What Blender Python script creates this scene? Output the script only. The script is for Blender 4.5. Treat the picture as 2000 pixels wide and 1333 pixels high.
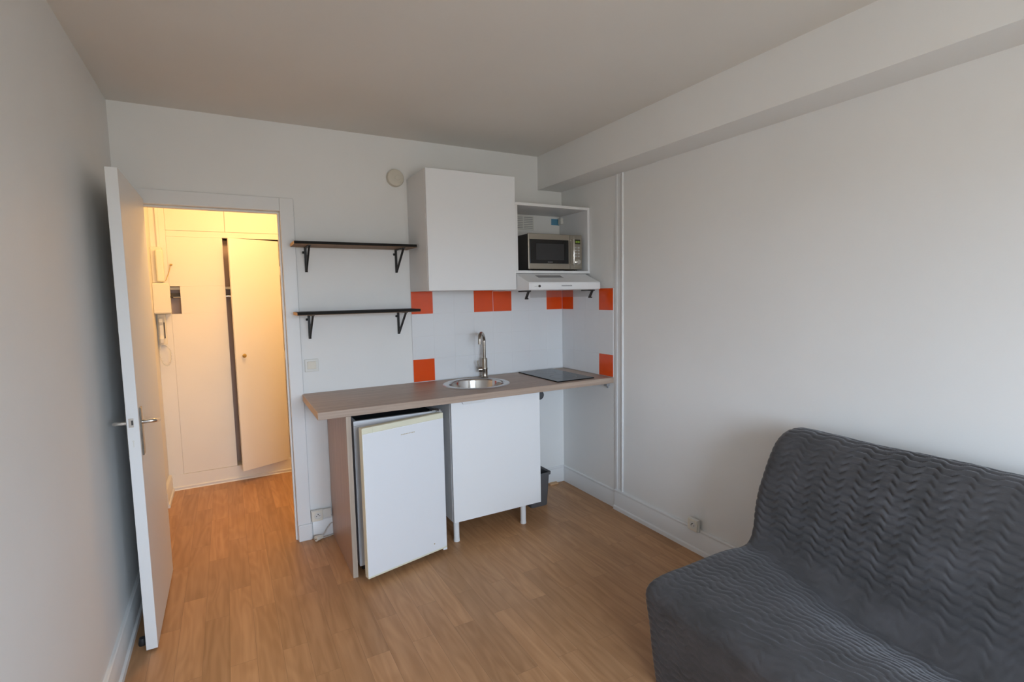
import bpy, bmesh, math, random
from mathutils import Vector, Matrix, noise
S = bpy.context.scene
for o in list(bpy.data.objects): bpy.data.objects.remove(o)
PI = math.pi
COL = S.collection

# ------------------------------------------------------------------ camera
CX, CY, CZ = -2.2569, -3.2645, 1.4676
YAW, PITCH, ROLL, FPX = 0.506, -0.0897, -0.0188, 1002.8
cam = bpy.data.cameras.new('camera'); co = bpy.data.objects.new('camera', cam); COL.objects.link(co)
fw = Vector((math.sin(YAW)*math.cos(PITCH), math.cos(YAW)*math.cos(PITCH), math.sin(PITCH)))
rt = Vector((math.cos(YAW), -math.sin(YAW), 0)); up = rt.cross(fw)
r2 = rt*math.cos(ROLL)+up*math.sin(ROLL); u2 = -rt*math.sin(ROLL)+up*math.cos(ROLL)
M4 = Matrix((r2, u2, -fw)).transposed().to_4x4(); M4.translation = (CX, CY, CZ)
co.matrix_world = M4
cam.sensor_width = 36; cam.lens = FPX/2000*36; cam.clip_start = .02
S.camera = co

# ------------------------------------------------------------------ world, light, exposure
S.view_settings.view_transform = 'Standard'; S.view_settings.look = 'None'
S.view_settings.gamma = 1; S.view_settings.use_curve_mapping = False
S.view_settings.exposure = 0.62
w = bpy.data.worlds.new('daylight'); S.world = w; w.use_nodes = True
nt = w.node_tree; nt.nodes.clear()
out = nt.nodes.new('ShaderNodeOutputWorld'); bg = nt.nodes.new('ShaderNodeBackground')
tc = nt.nodes.new('ShaderNodeTexCoord'); sp = nt.nodes.new('ShaderNodeSeparateXYZ'); rp = nt.nodes.new('ShaderNodeValToRGB')
mr = nt.nodes.new('ShaderNodeMapRange'); mr.inputs[1].default_value = -1; mr.inputs[2].default_value = 1
nt.links.new(tc.outputs['Generated'], sp.inputs[0]); nt.links.new(sp.outputs[2], mr.inputs[0])
nt.links.new(mr.outputs[0], rp.inputs[0]); nt.links.new(rp.outputs[0], bg.inputs[0]); nt.links.new(bg.outputs[0], out.inputs[0])
e = rp.color_ramp.elements
e[0].position = .0; e[0].color = (.24, .225, .20, 1)
e[1].position = 1; e[1].color = (.68, .84, 1.06, 1)
a = e.new(.49); a.color = (.31, .30, .28, 1)
a = e.new(.52); a.color = (.72, .85, 1.03, 1)
bg.inputs[1].default_value = 16
WIN = (-2.35, -.80, .70, 2.05)            # rear window: x0, x1, z0, z1
REAR = -4.75
pl = bpy.data.lights.new('window_portal', 'AREA'); pl.shape = 'RECTANGLE'; pl.size = WIN[1]-WIN[0]; pl.size_y = WIN[3]-WIN[2]
pl.cycles.is_portal = True
po = bpy.data.objects.new('window_portal', pl); COL.objects.link(po)
po.location = ((WIN[0]+WIN[1])/2, REAR-.16, (WIN[2]+WIN[3])/2); po.rotation_euler = (PI/2, 0, 0)   # faces +y
hl = bpy.data.lights.new('hall_bulb', 'POINT'); hl.energy = 16.5; hl.color = (1, .59, .24); hl.shadow_soft_size = .09
ho = bpy.data.objects.new('hall_bulb', hl); COL.objects.link(ho); ho.location = (-2.0, .48, 2.28)

# ------------------------------------------------------------------ materials
def mat(name, col, rough=.5, metal=0, spec=.5, emit=None, es=1, bump=None, sheen=0, coat=0):
    m = bpy.data.materials.new(name); m.use_nodes = True
    b = m.node_tree.nodes['Principled BSDF']
    b.inputs['Base Color'].default_value = (*col, 1); b.inputs['Roughness'].default_value = rough
    b.inputs['Metallic'].default_value = metal; b.inputs['Specular IOR Level'].default_value = spec
    b.inputs['Sheen Weight'].default_value = sheen; b.inputs['Coat Weight'].default_value = coat
    if emit: b.inputs['Emission Color'].default_value = (*emit, 1); b.inputs['Emission Strength'].default_value = es
    if bump:
        n = m.node_tree; t = n.nodes.new('ShaderNodeTexNoise'); t.inputs['Scale'].default_value = bump[0]; t.inputs['Detail'].default_value = 4
        c = n.nodes.new('ShaderNodeTexCoord'); bp = n.nodes.new('ShaderNodeBump'); bp.inputs['Strength'].default_value = bump[1]; bp.inputs['Distance'].default_value = .002
        n.links.new(c.outputs['Object'], t.inputs['Vector']); n.links.new(t.outputs[0], bp.inputs['Height']); n.links.new(bp.outputs[0], b.inputs['Normal'])
    return m
def paint(name, col, rough=.55, var=.02):
    """wall paint with faint roller texture and slight tonal variation"""
    m = mat(name, col, rough, bump=(160, .12)); n = m.node_tree; b = n.nodes['Principled BSDF']
    c = n.nodes.new('ShaderNodeTexCoord'); t = n.nodes.new('ShaderNodeTexNoise'); t.inputs['Scale'].default_value = 1.7; t.inputs['Detail'].default_value = 3
    r = n.nodes.new('ShaderNodeValToRGB'); r.color_ramp.elements[0].position = .3; r.color_ramp.elements[1].position = .7
    r.color_ramp.elements[0].color = (*[x*(1-var) for x in col], 1); r.color_ramp.elements[1].color = (*[x*(1+var) for x in col], 1)
    n.links.new(c.outputs['Object'], t.inputs['Vector']); n.links.new(t.outputs[0], r.inputs[0]); n.links.new(r.outputs[0], b.inputs['Base Color'])
    return m
def wood(name, c1, c2, axis, rough=.45, scale=1.0, spec=.4):
    """fine laminate grain running along the given axis"""
    m = mat(name, c1, rough, spec=spec); n = m.node_tree; b = n.nodes['Principled BSDF']
    c = n.nodes.new('ShaderNodeTexCoord'); mp = n.nodes.new('ShaderNodeMapping')
    s = [60*scale]*3; s['xyz'.index(axis)] = 2.2*scale; mp.inputs['Scale'].default_value = s
    t = n.nodes.new('ShaderNodeTexNoise'); t.inputs['Scale'].default_value = 1; t.inputs['Detail'].default_value = 6; t.inputs['Roughness'].default_value = .6; t.inputs['Distortion'].default_value = .6
    r = n.nodes.new('ShaderNodeValToRGB'); r.color_ramp.elements[0].position = .32; r.color_ramp.elements[1].position = .68
    r.color_ramp.elements[0].color = (*c1, 1); r.color_ramp.elements[1].color = (*c2, 1)
    n.links.new(c.outputs['Object'], mp.inputs[0]); n.links.new(mp.outputs[0], t.inputs['Vector']); n.links.new(t.outputs[0], r.inputs[0]); n.links.new(r.outputs[0], b.inputs['Base Color'])
    return m
def floor_mat():
    m = mat('oak_laminate', (.45, .25, .12), .36, spec=.45); n = m.node_tree; N = n.nodes; L = n.links; b = N['Principled BSDF']
    c = N.new('ShaderNodeTexCoord'); mp = N.new('ShaderNodeMapping'); mp.inputs['Rotation'].default_value = (0, 0, PI/2)
    L.new(c.outputs['Object'], mp.inputs[0])
    br = N.new('ShaderNodeTexBrick'); br.offset = .37; br.offset_frequency = 2; br.squash = 1
    br.inputs['Scale'].default_value = 1; br.inputs['Brick Width'].default_value = .62; br.inputs['Row Height'].default_value = .097
    br.inputs['Mortar Size'].default_value = .0008; br.inputs['Mortar Smooth'].default_value = .2
    br.inputs['Color1'].default_value = (0, 0, 0, 1); br.inputs['Color2'].default_value = (1, 1, 1, 1); br.inputs['Mortar'].default_value = (.5, .5, .5, 1)
    L.new(mp.outputs[0], br.inputs['Vector'])
    # per-plank random offset for the grain
    vm = N.new('ShaderNodeVectorMath'); vm.operation = 'SCALE'; vm.inputs['Scale'].default_value = 37
    L.new(br.outputs['Color'], vm.inputs[0])
    ad = N.new('ShaderNodeVectorMath'); ad.operation = 'ADD'; L.new(c.outputs['Object'], ad.inputs[0]); L.new(vm.outputs[0], ad.inputs[1])
    m2 = N.new('ShaderNodeMapping'); m2.inputs['Scale'].default_value = (34, 1.6, 1); L.new(ad.outputs[0], m2.inputs[0])
    t = N.new('ShaderNodeTexNoise'); t.inputs['Scale'].default_value = 1; t.inputs['Detail'].default_value = 6; t.inputs['Distortion'].default_value = .5; L.new(m2.outputs[0], t.inputs['Vector'])
    m3 = N.new('ShaderNodeMapping'); m3.inputs['Scale'].default_value = (6, .9, 1); L.new(ad.outputs[0], m3.inputs[0])
    t3 = N.new('ShaderNodeTexNoise'); t3.inputs['Scale'].default_value = 1.4; t3.inputs['Detail'].default_value = 2; L.new(m3.outputs[0], t3.inputs['Vector'])
    s3 = N.new('ShaderNodeMath'); s3.operation = 'MULTIPLY'; s3.inputs[1].default_value = 60; L.new(t3.outputs[0], s3.inputs[0])
    sn = N.new('ShaderNodeMath'); sn.operation = 'SINE'; L.new(s3.outputs[0], sn.inputs[0])      # cathedral rings
    sc = N.new('ShaderNodeMath'); sc.operation = 'MULTIPLY_ADD'; sc.inputs[1].default_value = .085; L.new(sn.outputs[0], sc.inputs[0]); L.new(t.outputs[0], sc.inputs[2])
    r = N.new('ShaderNodeValToRGB'); E = r.color_ramp.elements; E[0].position = .28; E[0].color = (.40, .205, .090, 1); E[1].position = .76; E[1].color = (.54, .30, .148, 1)
    L.new(sc.outputs[0], r.inputs[0])
    # tone per plank
    bw = N.new('ShaderNodeSeparateColor'); L.new(br.outputs['Color'], bw.inputs[0])
    mr = N.new('ShaderNodeMapRange'); mr.inputs[3].default_value = .88; mr.inputs[4].default_value = 1.08; L.new(bw.outputs[0], mr.inputs[0])
    mx = N.new('ShaderNodeVectorMath'); mx.operation = 'SCALE'; L.new(r.outputs[0], mx.inputs[0]); L.new(mr.outputs[0], mx.inputs['Scale'])
    mm = N.new('ShaderNodeMix'); mm.data_type = 'RGBA'; mm.inputs['B'].default_value = (.17, .09, .045, 1)
    mf = N.new('ShaderNodeMath'); mf.operation = 'MULTIPLY'; mf.inputs[1].default_value = .55; L.new(br.outputs['Fac'], mf.inputs[0])
    L.new(mf.outputs[0], mm.inputs['Factor']); L.new(mx.outputs[0], mm.inputs['A']); L.new(mm.outputs['Result'], b.inputs['Base Color'])
    # worn, dusty patches make the gloss uneven
    t5 = N.new('ShaderNodeTexNoise'); t5.inputs['Scale'].default_value = 3; t5.inputs['Detail'].default_value = 5; L.new(c.outputs['Object'], t5.inputs['Vector'])
    m5 = N.new('ShaderNodeMapRange'); m5.inputs[3].default_value = .36; m5.inputs[4].default_value = .54; L.new(t5.outputs[0], m5.inputs[0]); L.new(m5.outputs[0], b.inputs['Roughness'])
    return m
WALLC = (.82, .815, .795)
M = dict(
    wall=paint('white_wall_paint', WALLC), ceil=paint('matt_ceiling_paint', (.78, .755, .71), .9),
    trim=mat('satin_white_gloss', (.78, .785, .78), .38), door=mat('door_paint', (.78, .785, .78), .42, bump=(90, .05)),
    hall=paint('hall_cream_paint', (.82, .78, .70), .6), hallmeter=mat('cream_plastic', (.80, .74, .60), .5), dark=mat('closet_interior', (.66, .50, .42), .9),
    floor=floor_mat(), cab=mat('white_melamine', (.80, .80, .80), .40, bump=(300, .04)), cabfront=mat('matt_white_front', (.83, .835, .84), .42),
    top=wood('taupe_worktop', (.36, .265, .205), (.50, .385, .305), 'x', .42), panel=wood('taupe_panel', (.38, .26, .205), (.50, .36, .29), 'z', .38),  # panel is the same laminate, tinted redder to carry reflected light
    edge=wood('taupe_edge', (.40, .32, .25), (.54, .44, .35), 'z', .5),
    endband=mat('tan_edging', (.60, .44, .32), .5),
    shelf=mat('black_shelf', (.010, .009, .008), .7, spec=.25), shelfwood=wood('brown_shelf', (.17, .095, .05), (.27, .16, .085), 'x', .6), raw=mat('raw_shelf_end', (.62, .38, .20), .7),
    black=mat('black_metal', (.015, .015, .015), .5), bplastic=mat('black_plastic', (.02, .02, .022), .35), cable=mat('cable_grey', (.55, .53, .50), .5),
    tilew=mat('white_glazed_tile', (.80, .81, .82), .10), tileo=mat('orange_glazed_tile', (.80, .080, .006), .14), grout=mat('white_grout', (.76, .76, .76), .8),
    steel=mat('brushed_steel', (.40, .365, .31), .42, 1), sinksteel=mat('polished_steel', (.62, .62, .62), .13, 1), rimsteel=mat('satin_steel', (.62, .62, .62), .3, 1),
    nickel=mat('brushed_nickel', (.36, .33, .29), .22, 1), glass=mat('black_ceramic_glass', (.010, .010, .012), .16, spec=.18), mwglass=mat('microwave_window', (.008, .008, .009), .12),
    mwmesh=mat('window_mesh', (.03, .03, .032), .3), mwside=mat('dark_grey_case', (.055, .05, .047), .4), lcd=mat('green_display', (.02, .03, .01), .3, emit=(.35, .55, .05), es=.35), lcdframe=mat('display_frame', (.02, .02, .01), .3),
    fridge=mat('white_enamel', (.80, .815, .84), .28), yellow=mat('yellowed_plastic', (.76, .74, .58), .4), fridgetop=mat('dark_fridge_top', (.035, .04, .042), .7), seal=mat('grey_seal', (.30, .30, .29), .6),
    plastic=mat('ivory_plastic', (.72, .71, .66), .35), socket=mat('ivory_socket', (.76, .72, .62), .35), slot=mat('dark_slot', (.05, .045, .04), .6), detector=mat('aged_white_plastic', (.66, .62, .53), .5),
    bin=mat('grey_bin', (.11, .11, .115), .5), blue=mat('blue_sticker', (.10, .28, .42), .5), ink_shade=mat('grey_print_and_shadow', (.30, .30, .31), .5), gold=mat('gold_print', (.55, .47, .30), .4, .4),
    brass=mat('old_brass', (.55, .40, .16), .3, 1), chrome=mat('chrome', (.72, .70, .66), .18, 1), vis=mat('smoked_visor', (.5, .5, .5), .2),
)
# window glass and clear visor: thin sheets that let light through
def clear(name, tint, fac):
    m = bpy.data.materials.new(name); m.use_nodes = True; n = m.node_tree; n.nodes.clear()
    o = n.nodes.new('ShaderNodeOutputMaterial'); x = n.nodes.new('ShaderNodeMixShader'); t = n.nodes.new('ShaderNodeBsdfTransparent'); g = n.nodes.new('ShaderNodeBsdfGlossy')
    t.inputs[0].default_value = (*tint, 1); g.inputs['Roughness'].default_value = .03; x.inputs[0].default_value = fac
    n.links.new(t.outputs[0], x.inputs[1]); n.links.new(g.outputs[0], x.inputs[2]); n.links.new(x.outputs[0], o.inputs[0]); return m
M['pane'] = clear('window_glass', (.97, .98, .98), .05); M['clear'] = clear('clear_visor', (.86, .86, .86), .05)

# ------------------------------------------------------------------ helpers
def link(name, me, parent=None):
    o = bpy.data.objects.new(name, me); COL.objects.link(o)
    if parent:
        o.parent = parent
    return o
def build(name, bm, mats, parent=None, smooth=False, bevel=0, seg=2, auto=35):
    if not isinstance(mats, (list, tuple)): mats = [mats]
    bmesh.ops.recalc_face_normals(bm, faces=bm.faces)
    # keep vertices relative to the parent (parents sit at the thing's base, unrotated)
    if parent:
        bmesh.ops.translate(bm, verts=bm.verts, vec=-parent.location)
    me = bpy.data.meshes.new(name); bm.to_mesh(me); bm.free()
    for m in mats: me.materials.append(M[m])
    o = link(name, me, parent)
    if smooth:
        for p in me.polygons: p.use_smooth = True
        md = o.modifiers.new('edges', 'EDGE_SPLIT'); md.split_angle = math.radians(auto)
    if bevel:
        b = o.modifiers.new('bevel', 'BEVEL'); b.width = bevel; b.segments = seg; b.limit_method = 'ANGLE'; b.angle_limit = math.radians(40)
    return o
def B(bm, x0, x1, y0, y1, z0, z1, mi=0):
    v = [bm.verts.new(c) for c in ((x0,y0,z0),(x1,y0,z0),(x1,y1,z0),(x0,y1,z0),(x0,y0,z1),(x1,y0,z1),(x1,y1,z1),(x0,y1,z1))]
    fs = []
    for f in ((0,3,2,1),(4,5,6,7),(0,1,5,4),(1,2,6,5),(2,3,7,6),(3,0,4,7)):
        g = bm.faces.new([v[i] for i in f]); g.material_index = mi; fs.append(g)
    return v
def box(name, x0, x1, y0, y1, z0, z1, m, parent=None, bevel=0, **k):
    bm = bmesh.new(); B(bm, x0, x1, y0, y1, z0, z1); return build(name, bm, m, parent, bevel=bevel, **k)
def prism(bm, pts, axis, a0, a1, mi=0):
    """extrude a 2-D outline along an axis; pts are the other two coordinates in xyz order"""
    def P(p, a):
        c = list(p); c.insert('xyz'.index(axis), a); return c
    A = [bm.verts.new(P(p, a0)) for p in pts]; C = [bm.verts.new(P(p, a1)) for p in pts]; n = len(pts)
    fs = [bm.faces.new(A), bm.faces.new(C[::-1])]
    for i in range(n): fs.append(bm.faces.new((A[i], C[i], C[(i+1) % n], A[(i+1) % n])))
    for f in fs: f.material_index = mi
def cyl(bm, p, q, r0, r1=None, n=24, mi=0, cap=True):
    p, q = Vector(p), Vector(q); d = (q-p).normalized(); r1 = r0 if r1 is None else r1
    a = d.orthogonal().normalized(); b = d.cross(a)
    A = [bm.verts.new(p+(a*math.cos(2*PI*i/n)+b*math.sin(2*PI*i/n))*r0) for i in range(n)]
    C = [bm.verts.new(q+(a*math.cos(2*PI*i/n)+b*math.sin(2*PI*i/n))*r1) for i in range(n)]
    for i in range(n): bm.faces.new((A[i], A[(i+1) % n], C[(i+1) % n], C[i])).material_index = mi
    if cap:
        bm.faces.new(A).material_index = mi; bm.faces.new(C).material_index = mi
def tube(bm, pts, r, n=12, mi=0):
    pts = [Vector(p) for p in pts]; rings = []; ref = None
    for i, p in enumerate(pts):
        d = (pts[min(i+1, len(pts)-1)]-pts[max(i-1, 0)]).normalized()
        a = d.orthogonal().normalized() if ref is None else (ref-d*ref.dot(d)).normalized()
        ref = a; b = d.cross(a)
        rings.append([bm.verts.new(p+(a*math.cos(2*PI*k/n)+b*math.sin(2*PI*k/n))*r) for k in range(n)])
    for A, C in zip(rings, rings[1:]):
        for k in range(n): bm.faces.new((A[k], A[(k+1) % n], C[(k+1) % n], C[k])).material_index = mi
    bm.faces.new(rings[0]).material_index = mi; bm.faces.new(rings[-1]).material_index = mi
def lathe(bm, c, prof, axis=Vector((0,0,1)), n=48, mi=0):
    """prof = (radius, height) pairs around an axis through c"""
    c = Vector(c); axis = Vector(axis).normalized(); a = axis.orthogonal().normalized(); b = axis.cross(a); rings = []
    for r, h in prof:
        if r < 1e-6: rings.append([bm.verts.new(c+axis*h)])
        else: rings.append([bm.verts.new(c+axis*h+(a*math.cos(2*PI*k/n)+b*math.sin(2*PI*k/n))*r) for k in range(n)])
    for A, C in zip(rings, rings[1:]):
        for k in range(n):
            k2 = (k+1) % n
            if len(A) == 1: f = (A[0], C[k], C[k2])
            elif len(C) == 1: f = (A[k], A[k2], C[0])
            else: f = (A[k], A[k2], C[k2], C[k])
            bm.faces.new(f).material_index = mi
def smoothcurve(pts, n=8):
    pts = [Vector(p) for p in pts]; o = []
    for i in range(len(pts)-1):
        p0, p1, p2, p3 = pts[max(i-1,0)], pts[i], pts[i+1], pts[min(i+2, len(pts)-1)]
        for k in range(n):
            t = k/n; o.append(.5*((2*p1)+(-p0+p2)*t+(2*p0-5*p1+4*p2-p3)*t*t+(-p0+3*p1-3*p2+p3)*t**3))
    return o+[pts[-1]]
def thing(name, loc, label, cat, group=None):
    o = bpy.data.objects.new(name, None); COL.objects.link(o); o.location = loc; o.empty_display_size = .1
    return tag(o, label, cat, group)
def tag(o, label, cat, group=None):
    o['label'] = label; o['category'] = cat
    if group: o['group'] = group
    return o
def st(o):
    o['kind'] = 'structure'; return o
def struct_empty(name, loc):
    o = bpy.data.objects.new(name, None); COL.objects.link(o); o.location = loc; o.empty_display_size = .1; return st(o)

# ------------------------------------------------------------------ room shell
H = 2.466; HB = 2.229; XB = -.209; XL = -2.715; WT = .08
OX0, OX1, OZ = -2.634, -1.956, 1.97
HXL, HXR, HY = -2.72, -1.25, 1.42       # hallway
bm = bmesh.new(); B(bm, -2.95, .2, REAR-.2, 2.1, -.12, 0); st(build('floor', bm, 'floor'))
bm = bmesh.new(); B(bm, -2.95, .2, REAR-.2, WT, H, H+.15); st(build('ceiling', bm, 'ceil'))
bm = bmesh.new(); B(bm, -2.95, .2, WT, 2.1, H, H+.15); st(build('ceiling_hall', bm, 'hall'))
bm = bmesh.new(); B(bm, XL-.2, XL, REAR-.2, 0, 0, H); st(build('wall_left', bm, 'wall'))
bm = bmesh.new()
prism(bm, [(0, REAR-.2), (.2, REAR-.2), (.2, .08), (.0, .08)], 'z', 0, H); st(build('wall_right', bm, 'wall'))
bm = bmesh.new()                                    # back wall with the doorway
B(bm, XL-.2, OX0, 0, WT, 0, H); B(bm, OX1, 0, 0, WT, 0, H); B(bm, OX0, OX1, 0, WT, OZ, H)
st(build('wall_back', bm, 'wall'))
bm = bmesh.new(); x0, x1, z0, z1 = WIN              # rear wall with the window
B(bm, XL, x0, REAR-.2, REAR, 0, H); B(bm, x1, 0, REAR-.2, REAR, 0, H); B(bm, x0, x1, REAR-.2, REAR, 0, z0); B(bm, x0, x1, REAR-.2, REAR, z1, H)
st(build('wall_rear', bm, 'wall'))
bm = bmesh.new(); B(bm, XB, 0, REAR, 0, HB, H); st(build('ceiling_beam', bm, 'wall'))
# rear window
wn = struct_empty('window_1', (0, REAR-.1, 0)); bm = bmesh.new(); f = .06; y0, y1 = REAR-.13, REAR-.07
B(bm, x0, x1, y0, y1, z0, z0+f); B(bm, x0, x1, y0, y1, z1-f, z1); B(bm, x0, x0+f, y0, y1, z0, z1); B(bm, x1-f, x1, y0, y1, z0, z1)
xm = (x0+x1)/2; B(bm, xm-.06, xm+.06, y0, y1, z0, z1); build('window_frame', bm, 'trim', wn, bevel=.004)
for a, b in ((x0+f, xm-.06), (xm+.06, x1-f)): box('pane', a, b, REAR-.103, REAR-.099, z0+f, z1-f, 'pane', wn)
box('window_sill', x0-.05, x1+.05, REAR-.07, REAR+.05, z0-.03, z0, 'trim', wn, .004)

# baseboards: flat board, small ledge, rounded top bead, shoe strip at the floor
def bb(bm, axis, wall, sgn, a0, a1, h=.125, t=.014, shoe=0):
    prof = [(0, 0), (t, 0), (t, h-.028), (t-.004, h-.022), (t-.004, h-.014), (t-.001, h-.010), (t-.002, h-.004), (t-.006, h), (0, h)]
    if shoe: prof = [(0, 0), (t+.010, 0), (t+.009, .022), (t, .028)]+prof[2:]
    prism(bm, [(wall+sgn*d, z) for d, z in prof], axis, a0, a1)
bm = bmesh.new(); bb(bm, 'x', 0, -1, -1.872, 0, .125, .014); st(build('baseboard_back', bm, 'trim', smooth=True))
bm = bmesh.new(); bb(bm, 'y', 0, -1, -.625, -.014, .125, .012); bb(bm, 'y', 0, -1, REAR, -.625, .137, .020, 1); st(build('baseboard_right', bm, 'trim', smooth=True))
bm = bmesh.new(); bb(bm, 'y', XL, 1, REAR, 0, .135, .016, 1); st(build('baseboard_left', bm, 'trim', smooth=True))
bm = bmesh.new(); bb(bm, 'x', REAR, 1, XL, 0, .135, .016, 1); st(build('baseboard_rear', bm, 'trim', smooth=True))
# door casing with plinth block
bm = bmesh.new()
B(bm, OX1, -1.882, -.014, 0, .10, 2.045); B(bm, XL+.002, OX0, -.014, 0, .0, 2.045); B(bm, OX0, OX1, -.014, 0, OZ, 2.045)
B(bm, OX1+.002, -1.878, -.02, 0, 0, .10)
B(bm, OX1-.012, OX1, .02, .05, 0, OZ-.001); B(bm, OX0, OX0+.012, .045, .06, 0, OZ-.001); B(bm, OX0+.012, OX1-.012, .02, .05, OZ-.012, OZ)
st(build('trim_1', bm, 'trim', bevel=.003))
# slim upright batten and corner bead on the right wall
bm = bmesh.new(); B(bm, -.008, 0, -.640, -.622, .125, HB); cyl(bm, (-.004, -.690, .137), (-.004, -.690, HB), .0075, n=12); B(bm, -.004, 0, -.685, -.640, .13, HB)
st(build('trim_2', bm, 'trim', smooth=True))
bm = bmesh.new(); B(bm, -1.8822, -1.8802, -.0008, 0, .125, 2.04); st(build('crack_shadow_line', bm, 'ink_shade'))  # thin grey strip painting in the shadow of a crack beside the casing
bm = bmesh.new(); B(bm, -.16, -.085, -.05, -.0145, 0, .012); st(build('trim_4', bm, 'raw', bevel=.003))

# ------------------------------------------------------------------ hallway shell
bm = bmesh.new(); B(bm, HXL-.2, HXL, WT, 2.1, 0, H); st(build('wall_hall_left', bm, 'hall'))
bm = bmesh.new(); B(bm, HXR, HXR+.1, WT, 2.1, 0, H); st(build('wall_hall_right', bm, 'hall'))
bm = bmesh.new(); B(bm, HXL, HXR, 2.0, 2.1, 0, H); st(build('wall_hall_back', bm, 'dark'))
bm = bmesh.new(); bb(bm, 'y', HXL, 1, 1.02, 1.40, .13, .022, 1); st(build('baseboard_hall', bm, 'hall', smooth=True))
# entrance door on the hall's left wall: casing, leaf and hinges
d2 = struct_empty('door_2', (HXL, .5, 0))
bm = bmesh.new(); B(bm, HXL, HXL+.02, .925, 1.0, 0, 2.12); B(bm, HXL, HXL+.02, .085, .14, 0, 2.12); B(bm, HXL, HXL+.02, .14, .925, 2.05, 2.12)
build('door_frame', bm, 'hall', d2, bevel=.004)
box('door_leaf', HXL, HXL+.008, .145, .92, .01, 2.045, 'hall', d2, .002)
for z in (.22, .95, 1.80):
    bm = bmesh.new(); cyl(bm, (HXL+.022, .922, z-.04), (HXL+.022, .922, z+.04), .007, n=12); build('hinge', bm, 'hall', d2, smooth=True)
# fitted closet: frame, upper doors, two tall doors (right one ajar)
cl = thing('built_in_closet', (-2.23, HY, 0), 'cream built-in closet at the end of the hallway, its right door ajar', 'closet')
bm = bmesh.new()
B(bm, HXL, -2.622, HY-.012, HY+.03, 0, H); B(bm, -1.848, HXR, HY-.012, HY+.03, 0, H)
B(bm, -2.622, -1.848, HY-.008, HY+.03, 1.955, 2.0); B(bm, -2.622, -1.848, HY-.008, HY+.03, 2.39, H)
build('frame', bm, 'hall', cl, bevel=.002)
bm = bmesh.new(); B(bm, HXL, HXR, HY-.018, HY+.03, 0, .120); bb(bm, 'x', HY-.018, -1, HXL, HXR, .028, .012)
build('plinth', bm, 'hall', cl)
bm = bmesh.new(); B(bm, HXL, HXR, HY+.03, 1.548, 1.555, 1.575); build('inner_shelf', bm, 'hallmeter', cl)
box('closet_base', HXL, HXR, HY+.03, 1.99, .10, .12, 'hallmeter', cl)
bm = bmesh.new(); cyl(bm, (HXL, 1.51, 1.50), (HXR, 1.51, 1.50), .012); build('hanging_rail', bm, 'chrome', cl, smooth=True)
bm = bmesh.new(); B(bm, HXL, HXR, 1.55, 1.57, .12, 1.95); build('inner_back_panel', bm, 'dark', cl)
box('upper_door', -2.6215, -2.230, HY-.010, HY+.014, 2.0012, 2.389, 'hall', cl, .003)
box('upper_door', -2.2285, -1.8485, HY-.010, HY+.014, 2.0012, 2.389, 'hall', cl, .003)
bm = bmesh.new()                                     # left door with a square cut-out beside the meter box
X0, X1, Y0, Y1 = -2.6215, -2.252, HY-.010, HY+.014
B(bm, X0, X1, Y0, Y1, .1212, 1.370); B(bm, X0, X1, Y0, Y1, 1.580, 1.9544); B(bm, -2.556, X1, Y0, Y1, 1.370, 1.580)
build('left_door', bm, 'hall', cl, bevel=.0015)
box('cutout_backing', -2.66, -2.50, HY+.10, HY+.115, 1.30, 1.64, 'dark', cl)
box('cutout_bar', -2.64, -2.54, HY+.03, HY+.05, 1.505, 1.53, 'slot', cl)
bm = bmesh.new(); hx, hy = -1.852, HY-.010; fx, fy = -2.212, 1.262; d = Vector((fx-hx, fy-hy, 0)).normalized(); nn = Vector((d.y, -d.x, 0))
if nn.y > 0: nn = -nn
L = math.hypot(fx-hx, fy-hy)
prism(bm, [(hx, hy), (fx, fy), (fx-nn.x*.02, fy-nn.y*.02), (hx-nn.x*.02, hy-nn.y*.02)], 'z', .106, 1.942)
rd = build('right_door', bm, 'hall', cl, bevel=.002)
bm = bmesh.new(); kp = Vector((hx, hy, 1.03))+d*(L-.055)
lathe(bm, kp, [(.006, 0), (.006, .012), (.014, .018), (.016, .026), (.010, .034), (0, .036)], nn, 20); k = build('knob', bm, 'brass', None, smooth=True); k.data.transform(Matrix.Translation(-cl.location)); k.parent = rd; k['label'] = 'small brass knob'
for z in (.35, 1.0, 1.70):
    bm = bmesh.new(); cyl(bm, (hx+.004, hy-.004, z-.035), (hx+.004, hy-.004, z+.035), .006, n=12); build('hinge', bm, 'hall', cl, smooth=True)
# meter box, breaker box, intercom
mb = thing('meter_box', (-2.66, 1.36, 1.375), 'large cream electricity box at the hallway corner left of the dark cut-out', 'electrical box')
box('casing', HXL, -2.618, 1.30, HY-.013, 1.375, 1.603, 'hallmeter', mb, .006)
box('cover_lip', HXL+.001, -2.612, 1.294, 1.301, 1.383, 1.595, 'hallmeter', mb, .003)
bm = bmesh.new(); cyl(bm, (-2.62, 1.34, 1.50), (-2.598, 1.34, 1.50), .009); build('lock', bm, 'slot', mb, smooth=True)
bb2 = thing('breaker_box', (-2.66, 1.36, 1.606), 'narrow pale yellow breaker cover mounted above the large cream electricity box', 'electrical box')
box('backplate', HXL, -2.65, 1.355, HY-.013, 1.606, 1.87, 'hallmeter', bb2, .004)
box('cover', -2.690, -2.640, 1.325, 1.355, 1.612, 1.85, 'yellow', bb2, .01)
bm = bmesh.new(); tube(bm, smoothcurve([(-2.64, 1.38, 1.62), (-2.618, 1.395, 1.68), (-2.605, 1.40, 1.735)], 5), .0022, 8); cyl(bm, (-2.608, 1.400, 1.742), (-2.592, 1.400, 1.742), .006, n=10)
build('switch_cord', bm, 'brass', bb2, smooth=True)
bm = bmesh.new(); B(bm, -2.677, -2.662, 1.392, 1.407, 1.871, 2.2); c = build('cable_duct', bm, 'hall', bb2)
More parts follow.
